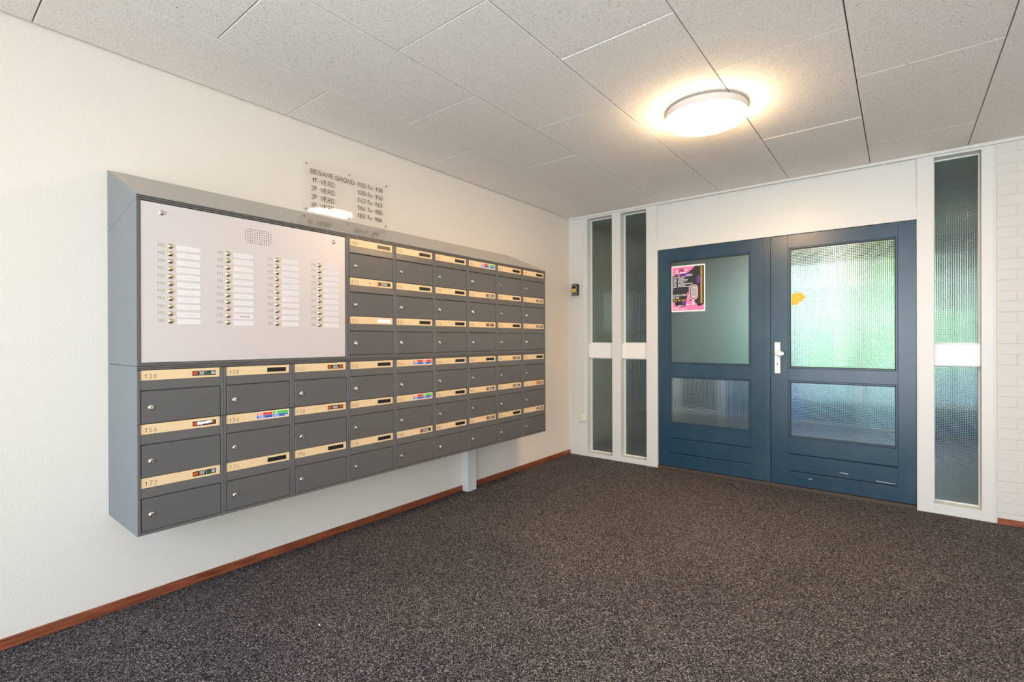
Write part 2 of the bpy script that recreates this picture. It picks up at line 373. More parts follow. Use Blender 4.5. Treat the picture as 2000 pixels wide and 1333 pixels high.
def rect(bm, u0, u1, v0, v1, fn, w0=0.0, w1=0.0004):
    prism(bm, [(u0, v0), (u1, v0), (u1, v1), (u0, v1)], w0, w1, fn)

# ================================================================ STRUCTURE
XR, YF = 6.2, -6.9
floor = tag(wbox('floor', (-0.3, XR+.2, YF-.3, 0.13, -0.1, 0.0), M['carpet']), kind='structure')
tag(wbox('wall_left', (-0.2, 0.0, YF, 0.0, 0.0, 2.93), M['plaster']), kind='structure')
tag(wbox('wall_right', (XR, XR+.2, YF, 0.0, 0.0, 2.93), M['plaster']), kind='structure')
# ceiling of wood-wool boards laid in staggered rows
ceil = tag(wbox('ceiling', (-0.2, XR+.2, YF-.2, 0.14, 2.905, 3.0), M['void']), kind='structure')
edges = [0.012] + [0.548+0.602*k for k in range(10)]
edges[-1] = XR
edges = [e for e in edges if e <= XR]
for i, (x0, x1) in enumerate(zip(edges, edges[1:])):
    ys = [-0.021]; y = -1.128 if i % 2 == 0 else -0.545
    while y > YF: ys.append(y); y -= 1.192
    ys.append(YF)
    for y1, y0 in zip(ys, ys[1:]):
        bm = bmesh.new(); g = 0.0028
        jz = random.uniform(-0.0012, 0.0012)
        X0, X1, Y0, Y1 = x0+g, x1-g, y0+g, y1-g; c = 0.0018
        rj = lambda: random.uniform(-.0006, .0006)
        lo = [bm.verts.new((a, b_, H+jz+rj())) for a, b_ in ((X0+c, Y0+c), (X1-c, Y0+c), (X1-c, Y1-c), (X0+c, Y1-c))]
        mi_ = [bm.verts.new((a, b_, H+jz+c)) for a, b_ in ((X0, Y0), (X1, Y0), (X1, Y1), (X0, Y1))]
        hi_ = [bm.verts.new((a, b_, H+0.035)) for a, b_ in ((X0, Y0), (X1, Y0), (X1, Y1), (X0, Y1))]
        bm.faces.new(lo); bm.faces.new(hi_)
        for k in range(4):
            bm.faces.new((lo[k], lo[(k+1) % 4], mi_[(k+1) % 4], mi_[k])); bm.faces.new((mi_[k], mi_[(k+1) % 4], hi_[(k+1) % 4], hi_[k]))
        wpart('ceiling_tile', bm, M['tile'], ceil)
# back wall: painted timber frame, then painted brick
wb = tag(empty('wall_back', (0, 0, 0)), kind='structure')
D0, D1 = 0.0, 0.14
for nm, b_ in (('post', (0.0, 0.243, D0, D1, 0, H)), ('post', (0.567, 0.674, D0, D1, 0, H)), ('post', (0.978, 1.103, D0, D1, 0, H)),
               ('post', (3.257, 3.361, D0, D1, 0, H)), ('post', (3.634, 3.702, D0, D1, 0, H)),
               ('bottom_rail', (0.243, 0.567, D0+.0008, D1, 0, 0.047)), ('bottom_rail', (0.674, 0.978, D0+.0008, D1, 0, 0.058)), ('bottom_rail', (3.361, 3.634, D0+.0008, D1, 0, 0.078)),
               ('top_rail', (0.243, 0.567, D0+.0008, D1, 2.812, H)), ('top_rail', (0.674, 0.978, D0+.0008, D1, 2.812, H)), ('top_rail', (3.361, 3.634, D0+.0008, D1, 2.812, H)),
               ('door_head', (1.103, 3.257, D0+.0008, D1, 2.342, 2.454)), ('fascia_panel', (1.103, 3.257, 0.018, D1, 2.454, H))):
    wbox(nm, b_, M['white_paint'], wb, ch=0.0012)
wbox('corner_batten', (3.702, 3.713, 0.006, D1, 0, H), M['white_paint'], wb)
wbox('masonry_backing', (3.713, XR+.2, 0.0010, 0.2, 0, 2.93), M['mortar'], wb, label='grey-white mortar behind the bricks')
ph, bl, jn = 0.0787, 0.215, 0.0045
row = 0; z = 0.004
while z < H-0.01:
    x = 3.7165 - (bl+jn)*(0.5 if row % 2 else 0.0)
    zt = min(z+ph-jn, H-0.012)
    while x < 5.25:
        x0, x1 = max(x, 3.7165), x+bl
        if x1-x0 > 0.03:
            bm = bmesh.new(); dd = random.uniform(-.0012, .0012)
            bx(bm, x0+random.uniform(0, .002), x1-random.uniform(0, .002), -0.001+dd, 0.02, z+random.uniform(0, .0015), zt-random.uniform(0, .0015), ch=0.002)
            wpart('brick', bm, M['brick'], wb)
        x += bl+jn
    z += ph; row += 1
bm = bmesh.new(); z = 0.004; row = 0
while z < H-0.01:
    x = 3.7165 - (bl+jn)*(0.5 if row % 2 else 0.0)
    while x < 5.25: x += bl+jn
    zt = min(z+ph-jn, H-0.012)
    while x < XR: bx(bm, x, min(x+bl, XR), -0.001, 0.02, z, zt); x += bl+jn
    z += ph; row += 1
tag(wpart('brick', bm, M['brick'], wb), kind='stuff')
tag(wbox('trim_1', (0.0, XR, -0.020, 0.0, 2.829, H+.02), M['white_paint'], ch=0.002), kind='structure', label='thin white batten between ceiling and back wall')
# baseboards
def board(name, b_, ch=0.003):
    return tag(wbox(name, b_, M['wood'], ch=ch), kind='structure')
board('baseboard_left', (0.0, 0.012, YF, -1.875, 0.0, 0.051))
board('baseboard_left', (0.0, 0.012, -1.757, -0.0, 0.0, 0.051))
board('baseboard_back', (3.719, XR, -0.014, -0.002, 0.0, 0.045))
# glazed front behind the camera
ff = tag(empty('wall_front', (0, YF, 0)), kind='structure')
wbox('spandrel', (-0.2, XR+.2, YF-.15, YF, 0, 0.06), M['white_paint'], ff)
wbox('head_beam', (-0.2, XR+.2, YF-.15, YF, 2.72, 3.0), M['white_paint'], ff)
wbox('daylight_block_pier', (-0.2, 1.3, YF-.15, YF, 0.06, 2.72), M['plaster'], ff)  # unseen pier, added to keep daylight off the near left wall
for x in (2.55, 3.9, 5.25, XR-.05):
    wbox('mullion', (x, x+.25 if x in (-0.2, XR-.05) else x+.07, YF-.12, YF-.02, 0.06, 2.72), M['white_paint'], ff)
wbox('glass_pane', (1.3, XR, YF-.07, YF-.066, 0.06, 2.72), M['clear'], ff)

# sidelight windows
def sidelight(name, x0, x1, z0, z1, left_bead=True):
    wd = tag(empty(name, ((x0+x1)/2, 0.1, z0)), kind='structure')
    zb0, zb1 = 1.168, 1.338; gy = 0.112
    wbox('cross_bar', (x0+.001, x1-.001, 0.045, 0.138, zb0, zb1), M['bead'], wd, ch=0.0015)
    for a, b_ in ((z0, zb0), (zb1, z1)):
        pane('glass_pane', (x0+.002, x1-.002, gy, gy+.005, a+.002, b_-.002), M['glass_grid'], wd)
        for q in ((x0, x0+.009, a, b_), (x1-.009, x1, a, b_), (x0+.009, x1-.009, a, a+.010), (x0+.009, x1-.009, b_-.010, b_)):
            wbox('glazing_bead', (q[0]+.0005, q[1]-.0005, gy-.016, gy, q[2]+.0005, q[3]-.0005), M['bead'], wd, ch=0.001)
sidelight('window_1', 0.243, 0.567, 0.047, 2.812)
sidelight('window_2', 0.674, 0.978, 0.058, 2.812)
sidelight('window_3', 3.361, 3.634, 0.078, 2.812)

# double doors
def door(name, x0, x1, sL, sR, panes, mids, grooves, ribbed):
    d = tag(empty(name, ((x0+x1)/2, 0.04, 0.036)), kind='structure')
    y0, y1 = 0.020, 0.062; zb, zt = 0.036, 2.338; g = 0.0
    B = M['door_blue']
    wbox('stile', (x0, sL-g, y0, y1, zb, zt), B, d, ch=0.0012); wbox('stile', (sR+g, x1, y0, y1, zb, zt), B, d, ch=0.0012)
    (u0, u1), (l0, l1) = panes
    px0, px1 = sL+.019, sR-.016
    wbox('top_rail', (sL+g, sR-g, y0, y1, u1+.014, zt), B, d, ch=0.0012)
    wbox('lock_rail', (sL+g, sR-g, y0, y1, l1+.014, u0-.014), B, d, ch=0.0012)
    wbox('bottom_rail', (sL+g, sR-g, y0, y1, grooves[0]+.002, l0-.014), B, d, ch=0.0012)
    zs = [grooves[0], grooves[1], zb]
    for a, b_ in ((grooves[1]+.003, grooves[0]), (zb, grooves[1])):      # boards with a weathered top chamfer
        bm = bmesh.new()
        prism(bm, [(y0, a), (y1, a), (y1, b_), (y0+.014, b_-.001), (y0, b_-.016)], sL+g, sR-g, lambda u, v, w__: (w__, u, v))
        wpart('board', bm, B, d)
    for k, (a, b_) in enumerate(((u0, u1), (l0, l1))):
        gm = M['glass_rib'] if (ribbed and k == 0) else M['glass_grid']
        gp = pane('glass_pane', (px0-.004, px1+.004, 0.036, 0.041, a-.004, b_+.004), gm, d, label='ribbed frosted glass' if gm is M['glass_rib'] else None)
        for q in ((sL+g, px0, a-.014, b_+.014), (px1, sR-g, a-.014, b_+.014), (px0, px1, a-.014, a), (px0, px1, b_, b_+.014)):
            bm = bmesh.new()
            bx(bm, q[0], q[1], 0.017, 0.050, q[2], q[3], ch=0.003)
            wpart('glazing_moulding', bm, B, d)
        e = .0055
        for q in ((px0, px0+e, a, b_), (px1-e, px1, a, b_), (px0+e, px1-e, a, a+e), (px0+e, px1-e, b_-e, b_)):
            wbox('glazing_seal', (q[0], q[1], 0.0275, 0.0358, q[2], q[3]), M['seal'], d, label='dark glazing seal')
    return d
d1 = door('door_1', 1.106, 2.137, 1.222, 2.024, ((1.136, 2.204), (0.503, 0.980)), 1.06, (0.338, 0.179), True)
wbox('astragal', (2.138, 2.196, 0.008, 0.062, 0.034, 2.338), M['door_blue'], d1, ch=0.0015)
d2 = door('door_2', 2.199, 3.255, 2.339, 3.138, ((1.126, 2.210), (0.488, 0.986)), 1.06, (0.326, 0.168), False)
# handle on the right leaf
hp = bmesh.new(); bx(hp, 2.231, 2.278, 0.010, 0.0195, 1.061, 1.352, ch=0.0025)
hpo = wpart('handle_plate', hp, M['handle'], d2, label='white handle plate')
bm = bmesh.new(); lathe(bm, [(.007, -.001), (.007, .03), (.012, .036)], FY(0.010, 2.258, 1.248), 16)
lathe(bm, [(0, .030), (.014, .031), (.028, .035), (.034, .043), (.032, .052), (.022, .059), (0, .062)], lambda u, v, w_: (2.280+u*1.12, 0.010-w_, 1.247+v*.72), 24)
wpart('door_knob', bm, M['handle'], hpo, True)
bm = bmesh.new(); prism(bm, [(.0055*math.cos(a), .0055*math.sin(a)+.006) for a in [PI*2*i/10 for i in range(10)]], 0, .0006, FY(0.0098, 2.2535, 1.148)); rect(bm, -.0035, .0035, -.016, .004, FY(0.0098, 2.2535, 1.148), 0, .0006)
wpart('keyhole', bm, M['print_grey'], hpo)
# scratches and scuffs on the right leaf
def mark(nm, pts, wd, m, y=0.0199):
    bm = bmesh.new()
    for (a, b_), (c, d_) in zip(pts, pts[1:]):
        l_ = math.hypot(c-a, d_-b_); nx, nz = -(d_-b_)/l_*wd/2, (c-a)/l_*wd/2
        bm.faces.new([bm.verts.new(q) for q in ((a+nx, y, b_+nz), (c+nx, y, d_+nz), (c-nx, y, d_-nz), (a-nx, y, b_-nz))])
    wpart(nm, bm, m, d2)
mark('scratch', [(3.175, 1.245), (3.20, 1.262), (3.225, 1.259), (3.25, 1.267)], .0025, M['black'])
mark('scratch', [(3.165, 1.172), (3.21, 1.170), (3.252, 1.163)], .0020, M['black'])
mark('scratch', [(3.205, 1.205), (3.25, 1.215)], .0016, M['black'])
mark('scuff', [(2.735, .213), (2.80, .210)], .004, M['smudge']); mark('scuff', [(2.99, .186), (3.07, .181), (3.12, .182)], .0035, M['smudge']); mark('scuff', [(2.50, .118), (2.53, .117)], .003, M['smudge'])
tag(wbox('trim_2', (1.103, 3.257, 0.004, 0.13, -0.001, 0.031), M['threshold'], ch=0.003), kind='structure', label='dark worn threshold under the blue doors')

# ================================================================ MAILBOX BANK
YL, CW, X0B = -4.4275, 0.3578, 0.47
ZL = [0.514, 0.7575, 1.003]; ZU = [1.288, 1.531, 1.775]
hs = tag(empty('mailbox_housing', (0.0, -2.8, 0.5)), 'grey metal housing with sloping roof around the block of mailboxes on the wall', 'cabinet')
def quadprism(bm, poly, y0, y1): prism(bm, poly, y0, y1, lambda u, v, w_: (u, w_, v))
for nm, poly in (('side_panel', [(0.002, 0.5), (0.47, 0.5), (0.47, 1.2645), (0.002, 1.2645)]), ('side_panel', [(0.002, 1.2665), (0.47, 1.2665), (0.47, 2.022), (0.002, 1.93)]),
                 ('roof_end', [(0.002, 1.932), (0.47, 2.0235), (0.47, 2.040), (0.002, 2.245)])):
    bm = bmesh.new(); quadprism(bm, poly, YL-.0035, YL-.0005); wpart(nm, bm, M['side_grey_daylit'], hs)
YRr = YL+9*CW
bm = bmesh.new(); quadprism(bm, [(0.002, 0.5), (0.47, 0.5), (0.47, 2.040), (0.002, 2.245)], YRr+.0005, YRr+.0035); wpart('side_panel', bm, M['side_grey_daylit'], hs)
rb = [YL-.004, YL+3*CW, YL+6*CW, YRr+.004]
for i, (a, b_) in enumerate(zip(rb, rb[1:])):
    bm = bmesh.new(); o_ = 0.0
    quadprism(bm, [(0.002, 2.247), (0.002, 2.2435), (0.473, 2.0375), (0.473, 2.041)], a+.0007, b_-.0007)
    wpart('roof_panel', bm, M['roof_grey_lit'], hs, label='sloping glossy grey roof sheet')
def rim(nm, z0, z1, y0=YL, y1=YRr, xf=0.4695): 
    wbox(nm, (0.43, xf, y0, y1, z0, z1), M['metal_grey'], hs, ch=0.0012)
rim('top_rim', 2.0285, 2.0372); rim('top_rim', 2.0195, 2.0278, xf=0.4665)
rim('bottom_rim', 0.5002, 0.5138)
rim('middle_rim', 1.2487, 1.2563, xf=0.466); rim('middle_rim', 1.2570, 1.2652)
rim('middle_rim', 1.2662, 1.2872, YL+3*CW, YRr)
wbox('back_board', (0.001, 0.44, YL+.001, YRr-.001, 0.502, 2.03), M['gap'], hs, label='dark inner shell')
# mailbox master meshes (local frame: origin at wall / left edge / row bottom)
bm = bmesh.new(); bx(bm, 0.4405, 0.4545, .0004, CW-.0004, 0.0, .2432); CAR = mesh('mailbox_shell', bm, M['metal_grey'])
bm = bmesh.new(); bx(bm, .4545, .470, .0006, .0108, 0.0, .2432, ch=.0012); STI = mesh('frame_side', bm, M['metal_grey'])
bm = bmesh.new(); bx(bm, .4545, .470, CW-.0145, CW-.0006, 0.0, .2432, ch=.0012); STJ = mesh('frame_side', bm, M['metal_grey'])
bm = bmesh.new(); prism(bm, [(.4545, .1535), (.4695, .1535), (.4695, .158), (.466, .196), (.4545, .196)], .0112, CW-.0149, lambda u, v, w_: (u, w_, v)); FLP = mesh('letter_flap', bm, M['metal_grey'])
bm = bmesh.new(); bx(bm, .4545, .4635, .0112, CW-.0175, .1972, .2425); STR = mesh('name_strip', bm, M['strip'])
bm = bmesh.new(); bx(bm, .4550, .4685, .0145, CW-.0165, .0012, .1485, ch=.0022); DOO = mesh('mailbox_door', bm, M['metal_grey'])
def lockmesh(x, nm, s=1.0):
    bm = bmesh.new(); lathe(bm, [(.0115*s, 0), (.0115*s, .0025), (.0092*s, .0035), (.0092*s, .010), (.0075*s, .0115), (.0062*s, .0115), (.0062*s, .0108), (0, .0108)], FX(x), 18)
    f0 = len(bm.faces)
    rect(bm, -.0009, .0009, -.0048, .0030, FX(x), .0108, .0112); bm.faces.ensure_lookup_table()
    for f in bm.faces[f0:]: f.material_index = 1
    for f in bm.faces[f0:]:
        pass
    return mesh(nm, bm, [M['chrome'], M['black']], True)
LCK = lockmesh(.4680, 'lock')
STX = .4635
fnS = FX(STX)
def block(cols, nm, rects, parent, txts=()):
    """sticker: base rects (u0,u1,v0,v1,matindex,w) + strokes"""
    bm = bmesh.new()
    for (a, b_, c, d_, mi_, w_) in rects:
        k = len(bm.faces); rect(bm, a, b_, c, d_, fnS, 0, w_)
        bm.faces.ensure_lookup_table()
        for f in bm.faces[k:]: f.material_index = mi_
    for (s, u, v, h, wd, mi_, sw) in txts:
        k = len(bm.faces); text(bm, s, u, v, h, fnS, sw=sw, w_=.0009, width=wd)
        bm.faces.ensure_lookup_table()
        for f in bm.faces[k:]: f.material_index = mi_
    me = bpy.data.meshes.new(nm); bm.to_mesh(me); bm.free()
    for c in cols: me.materials.append(M[c])
    return obj(nm, me, parent)
def tinylines(r, u0, u1, v0, v1, n_, mi_, rnd):
    """rows of minute unreadable print"""
    dv = (v1-v0)/n_
    for i in range(n_):
        u = u0+rnd.uniform(0, .15)*(u1-u0); e = u1-rnd.uniform(0, .3)*(u1-u0)
        while u < e:
            l_ = rnd.uniform(.0022, .005); r.append((u, min(u+l_, u1), v0+dv*(i+.25), v0+dv*(i+.75), mi_, .0007)); u += l_+.0012
def sticker(kind, parent, rnd):
    e0 = CW-.0175; u1, u0 = e0-.0185, e0-.1215; v0, v1 = .2070, .2300
    if kind == 'black': return block(['black'], 'sticker', [(u0, u1, v0, v1, 0, .0005)], parent)
    if kind == 'brown': return block(['brown_print'], 'sticker', [(u0, u1, v0, v1, 0, .0005)], parent)
    if kind == 'white': return block(['white_print'], 'sticker', [(u0, u1+.004, v0, v1+.001, 0, .0005)], parent)
    if kind in ('nee_ja', 'nee_nee', 'print'):
        r = [(u0, u1, v0, v1, 0, .0005)]; t_ = []
        c2 = 3 if kind == 'nee_ja' else 1
        if kind != 'print':
            t_.append(('NEE', u0+.003, v0+.005, .0125, .021, 1, .18))
            if kind == 'nee_nee': t_.append(('NEE', u1-.024, v0+.005, .0125, .021, 1, .18)); tinylines(r, u0+.030, u1-.030, v0+.003, v1-.003, 4, 2, rnd)
            else:
                tinylines(r, u0+.028, u0+.055, v0+.004, v1-.003, 3, 2, rnd); r.append((u0+.059, u0+.0605, v0+.004, v1-.003, 2, .0007))
                t_.append(('JA', u0+.064, v0+.005, .0125, .013, 3, .18)); tinylines(r, u0+.080, u1-.003, v0+.004, v1-.003, 3, 2, rnd)
        else:
            r.append((u0+.001, u0+.014, v0+.003, v1-.003, 1, .0007)); tinylines(r, u0+.018, u1-.004, v0+.003, v1-.003, 3, 2, rnd)
        return block(['black', 'orange_print', 'white_print', 'dull_green_print'], 'sticker', r, parent, t_)
    if kind == 'orange':
        r = [(u0, u1, v0, v1, 0, .0005), (u0+.001, u0+.036, v0-.002, v1+.003, 1, .0007)]; tinylines(r, u0+.04, u1-.004, v0+.003, v1-.003, 3, 2, rnd)
        return block(['black', 'orange_print', 'white_print'], 'sticker', r, parent)
    if kind == 'scratched':
        o = block(['black', 'orange_print', 'white_print'], 'sticker', [(u0, u1, v0, v1, 0, .0005)], parent, [('NEE', u0+.003, v0+.005, .0125, .021, 1, .18), ('E', u1-.012, v0+.005, .0125, .006, 1, .18)])
        bm = bmesh.new(); pts = []
        for i in range(15): pts.append((u0+.020+i*.0047, v0+.005+rnd.uniform(-.003, .002)+.00035*i))
        for i in range(14, -1, -1): pts.append((u0+.020+i*.0047+rnd.uniform(-.001, .001), v1-.004+rnd.uniform(-.002, .002)+.00015*i))
        prism(bm, pts, .0007, .0011, fnS); s_ = obj('scratched_patch', mesh('scratched_patch', bm, M['white_print']), o); return o
    # the large two-colour municipal sticker
    u0, u1, v0, v1 = e0-.180, e0-.006, .2035, .2385; um = (u0+u1)/2; vm = v0+.018
    r = [(u0, u1, v0, v1, 0, .0004), (u0+.002, um-.001, vm, v1-.002, 1, .0006), (um+.001, u1-.002, vm, v1-.002, 2, .0006), (u0+.002, um-.001, v0+.002, vm-.001, 3, .0006), (um+.001, u1-.002, v0+.002, vm-.001, 3, .0006), (u1-.018, u1-.004, v0+.004, v0+.008, 0, .0008)]
    tinylines(r, u0+.008, u0+.045, v0+.004, vm-.002, 3, 0, rnd); tinylines(r, um+.006, um+.036, v0+.004, vm-.002, 3, 0, rnd)
    c2 = 'green_print' if kind == 'big_green' else 'red_print'
    return block(['white_print', 'red_print', c2, 'blue_print'], 'sticker', r, parent, [('NEE', u0+.008, vm+.001, .012, .029, 0, .19), ('JA' if kind == 'big_green' else 'NEE', um+.008, vm+.001, .012, .018 if kind == 'big_green' else .029, 0, .19)])
NUM = {}
n_ = 100
for r_ in range(3):
    for c_ in range(3, 9): NUM[('u', 2-r_, c_)] = n_; n_ += 2
for r_ in range(3):
    for c_ in range(9): NUM[('l', 2-r_, c_)] = n_ if n_ <= 186 else None; n_ += 2
KIND = {100: 'brown', 124: 'white', 106: 'big_green', 156: 'big_green', 162: 'big_green', 144: 'big_red', 136: 'nee_ja', 172: 'nee_ja', 140: 'nee_nee', 158: 'nee_nee', 130: 'nee_nee', 154: 'scratched',
        112: 'print', 118: 'print', 122: 'print', 134: 'print', 150: 'print', 166: 'print', 168: 'print', 180: 'print', 184: 'print', 170: 'orange', None: 'print'}
WHAT = {'brown': 'a faded brown sticker', 'white': 'a blank white sticker', 'big_green': 'a large red, green and blue sticker', 'big_red': 'a large red and blue sticker', 'nee_ja': 'a black sticker lettered NEE and JA',
        'nee_nee': 'a black sticker lettered NEE at both ends', 'scratched': 'a sticker partly scratched white', 'print': 'a black sticker with tiny print', 'orange': 'an orange and black sticker', 'black': 'a plain black sticker'}
# spot in the block for each mailbox
for (blk, r_, c_), num in sorted(NUM.items(), key=lambda kv: (kv[1] or 999)):
    rnd = random.Random(num or 1)
    z = (ZU if blk == 'u' else ZL)[r_]
    root = empty('mailbox', (0, YL+c_*CW, z))
    k = KIND.get(num, 'black')
    rown = {('u', 2): 'top', ('u', 1): 'second', ('u', 0): 'third', ('l', 2): 'fourth', ('l', 1): 'fifth', ('l', 0): 'bottom'}[(blk, r_)]
    coln = ['leftmost', 'second', 'third', 'fourth', 'fifth', 'sixth', 'seventh', 'eighth', 'ninth'][c_]
    if num: lab = 'grey mailbox %d, %s row, %s column, with %s' % (num, rown, coln, WHAT[k])
    else: lab = 'grey metal mailbox without number, at the bottom right corner of the block'
    tag(root, lab, 'mailbox', 'grey mailboxes in the wall block')
    obj('shell', CAR, root); obj('frame_side', STI, root); obj('frame_side', STJ, root); obj('letter_flap', FLP, root)
    st = obj('name_strip', STR, root, label='brushed gold name strip')
    d = obj('mailbox_door', DOO, root)
    obj('lock', LCK, d, (0, .0505, .0730), label='chrome cylinder lock')
    if num:
        bm = bmesh.new(); text(bm, str(num), .0260, .2062, .0195, fnS, sw=.085, gap=.42, width=.047, w_=.0004)
        if num == 112: text(bm, '11L', .150, .212, .011, fnS, sw=.11, gap=.1, width=.022, w_=.0004)
        obj('number', mesh('number', bm, M['print_dark' if rnd.random() < .6 else 'print_grey']), st)
    sticker(k, st, rnd)
# intercom panel in the upper left of the block
ic = tag(empty('doorbell_panel', (X0B, YL+1.5*CW, 1.27)), 'large pale metal doorbell panel with four columns of brass push buttons', 'doorbell panel')
py0, py1, pz0, pz1 = -4.4140, -3.3745, 1.2800, 2.0165
XP = 0.4655
wbox('face_plate', (0.4405, XP, py0, py1, pz0, pz1), M['plate'], ic, ch=0.002)
for b_ in ((0.4405, .470, YL+.0006, py0-.0015, 1.2665, 2.019), (0.4405, .470, py1+.002, YL+3*CW-.0006, 1.2665, 2.019), (0.4405, .470, py0-.0013, py1+.0018, 1.2665, 1.2785)):
    wbox('frame', b_, M['metal_grey'], ic, ch=0.0012, label='grey metal frame')
bm = bmesh.new(); lathe(bm, [(.0125, 0), (.0125, .002), (.0112, .0035), (.0085, .0065), (.0045, .0085), (0, .009)], FX(0), 18); BTN = mesh('push_button', bm, M['brass'], True)
bm = bmesh.new(); bx(bm, 0, .0012, 0, .1000, -.0125, .0125, ch=.0005); PLT = mesh('name_label', bm, M['label_paper'])
bcol = [-4.298, -4.0475, -3.7965, -3.546]; pitch = (1.8235-1.473)/10
rnd = random.Random(4)
n_ = 100
for i in range(11):
    for j in range(4):
        z = 1.8235-i*pitch; y = bcol[j]
        s_ = obj('push_button', BTN, ic, Vector((XP, y, z))-Vector(ic.location), label='domed brass button')
        bm = bmesh.new(); text(bm, str(n_), y-.0520, z-.0058, .0125, FX(XP), sw=.10, gap=.34, width=.0275, w_=.0003)
        wpart('number', bm, M['print_grey'], ic)
        o = obj('name_label', PLT, ic, Vector((XP, y+.0260, z-.0035+rnd.uniform(-.001, .001)))-Vector(ic.location))
        bm = bmesh.new(); u = rnd.uniform(.025, .035); e = rnd.uniform(.06, .075)
        while u < e: l_ = rnd.uniform(.004, .009); rect(bm, u, u+l_, -.0025, .0025, FX(.0012), 0, .0002); u += l_+.0015
        obj('faded_print', mesh('faded_print', bm, M['smudge_dark'] if n_ == 174 else M['smudge']), o)
        n_ += 2
LK2 = lockmesh(0, 'lock', 1.05)
for y in (-4.333, -3.455): obj('lock', LK2, ic, Vector((XP, y, 1.974))-Vector(ic.location), label='chrome cylinder lock')
bm = bmesh.new()
for i in range(12):
    for j in range(7):
        if (i in (0, 11)) and (j in (0, 6)): continue
        cy, cz = -3.961+i*.0120, 1.8965+j*.0118
        prism(bm, [(cy+.0026*math.cos(a), cz+.0026*math.sin(a)) for a in [2*PI*k/7 for k in range(7)]], 0, .0003, FX(XP))
tag(wpart('speaker_holes', bm, M['black'], ic, label='dark perforated speaker holes'), kind='stuff')

# white boxed-in leg under the mailboxes
tag(wbox('support_post', (0.0005, 0.0735, -1.8745, -1.7575, 0.0, 2.2-1.7+.0), M['white_paint'], ch=0.002), 'short white boxed post standing on the carpet below the mailboxes', 'post')

# ================================================================ WALL SIGN
sg = tag(empty('floor_directory_sign', (0.006, -3.0465, 2.257)), 'clear acrylic floor directory sign screwed to the wall above the mailboxes', 'sign')
M['acrylic'] = m = bpy.data.materials.new('clear_acrylic'); m.use_nodes = True; n = m.node_tree; n.nodes.clear()
o = n.nodes.new('ShaderNodeOutputMaterial'); tr = n.nodes.new('ShaderNodeBsdfTransparent'); gl = n.nodes.new('ShaderNodeBsdfGlossy'); mi = n.nodes.new('ShaderNodeMixShader'); fr = n.nodes.new('ShaderNodeFresnel')
gl.inputs['Roughness'].default_value = 0.03; fr.inputs['IOR'].default_value = 1.45; tr.inputs[0].default_value = (0.998, 0.995, 0.99, 1)
n.links.new(fr.outputs[0], mi.inputs[0]); n.links.new(tr.outputs[0], mi.inputs[1]); n.links.new(gl.outputs[0], mi.inputs[2]); n.links.new(mi.outputs[0], o.inputs[0])
thin(M['acrylic'])
wbox('sheet', (0.004, 0.008, -3.398, -2.695, 2.257, 2.608), M['acrylic'], sg, ch=0.0008, label='clear sheet')
fnT = FX(0.008)
tops = [2.5495, 2.492, 2.4355, 2.379, 2.3225]; hh = 0.0300
def letter(t_, u, v, h, sw, width):
    bm = bmesh.new(); text(bm, t_, u, v, h, fnT, sw=sw, width=width); wpart('lettering', bm, M['print_dark'], sg)
letter('BEGANE', -3.344, tops[0]-hh, hh, .115, .168); letter('GROND', -3.156, tops[0]-hh, hh, .115, .148)
for i in range(4):
    letter(str(i+1), -3.335 if i else -3.331, tops[i+1]-hh, hh, .115, .0175 if i else .010); letter('E', -3.311, tops[i+1]-hh+.011, hh*.62, .17, .013)
    letter('VERD.', -3.270, tops[i+1]-hh, hh, .115, .115)
for i, (a, b_) in enumerate((('100', '118'), ('120', '140'), ('142', '162'), ('164', '180'), ('182', '186'))):
    z_ = tops[i]-hh
    letter(a, -2.977, z_, hh, .115, .066); letter(b_, -2.822, z_, hh, .115, .064)
    letter('T', -2.889, z_+.013, hh*.58, .18, .011); letter('/', -2.881, z_, hh, .10, .011); letter('M', -2.867, z_, hh*.58, .18, .015)
for y, z in ((-3.376, 2.577), (-3.047, 2.581), (-2.722, 2.579), (-3.376, 2.272), (-3.047, 2.268), (-2.722, 2.270)):
    bm = bmesh.new(); lathe(bm, [(.0062, 0), (.0062, .0012), (.0035, .003), (0, .0032)], FX(0.008, y, z), 12); wpart('screw', bm, M['smudge_dark'], sg, True)

sg.rotation_euler.y = 0.023      # the sheet leans out a little at its top

# ================================================================ CEILING LAMP
lc = (2.178, -1.885)
lp = tag(empty('ceiling_lamp', (lc[0], lc[1], 2.77)), 'round white ceiling lamp, lit, in front of the blue doors', 'lamp')
fl = lambda u, v, w_: (lc[0]+u, lc[1]+v, w_)
bm = bmesh.new(); lathe(bm, [(0, 2.8505), (.21, 2.8505), (.21, 2.838), (0, 2.838)], fl, 64); wpart('base', bm, M['lamp_body'], lp, True)
bm = bmesh.new(); lathe(bm, [(0, 2.838), (.243, 2.838), (.2465, 2.834), (.2465, 2.794), (.2375, 2.794)], fl, 64); wpart('housing', bm, M['lamp_body'], lp, True)
bm = bmesh.new(); lathe(bm, [(.2462, 2.7938), (.2462, 2.784), (.244, 2.779)], fl, 64); wpart('diffuser_edge', bm, M['lamp_side'], lp, True, label='softly glowing edge of the diffuser')
bm = bmesh.new(); lathe(bm, [(.244, 2.779), (.236, 2.773), (.20, 2.770), (0, 2.769)], fl, 64); wpart('diffuser', bm, M['lamp_face'], lp, True, label='glowing white diffuser')

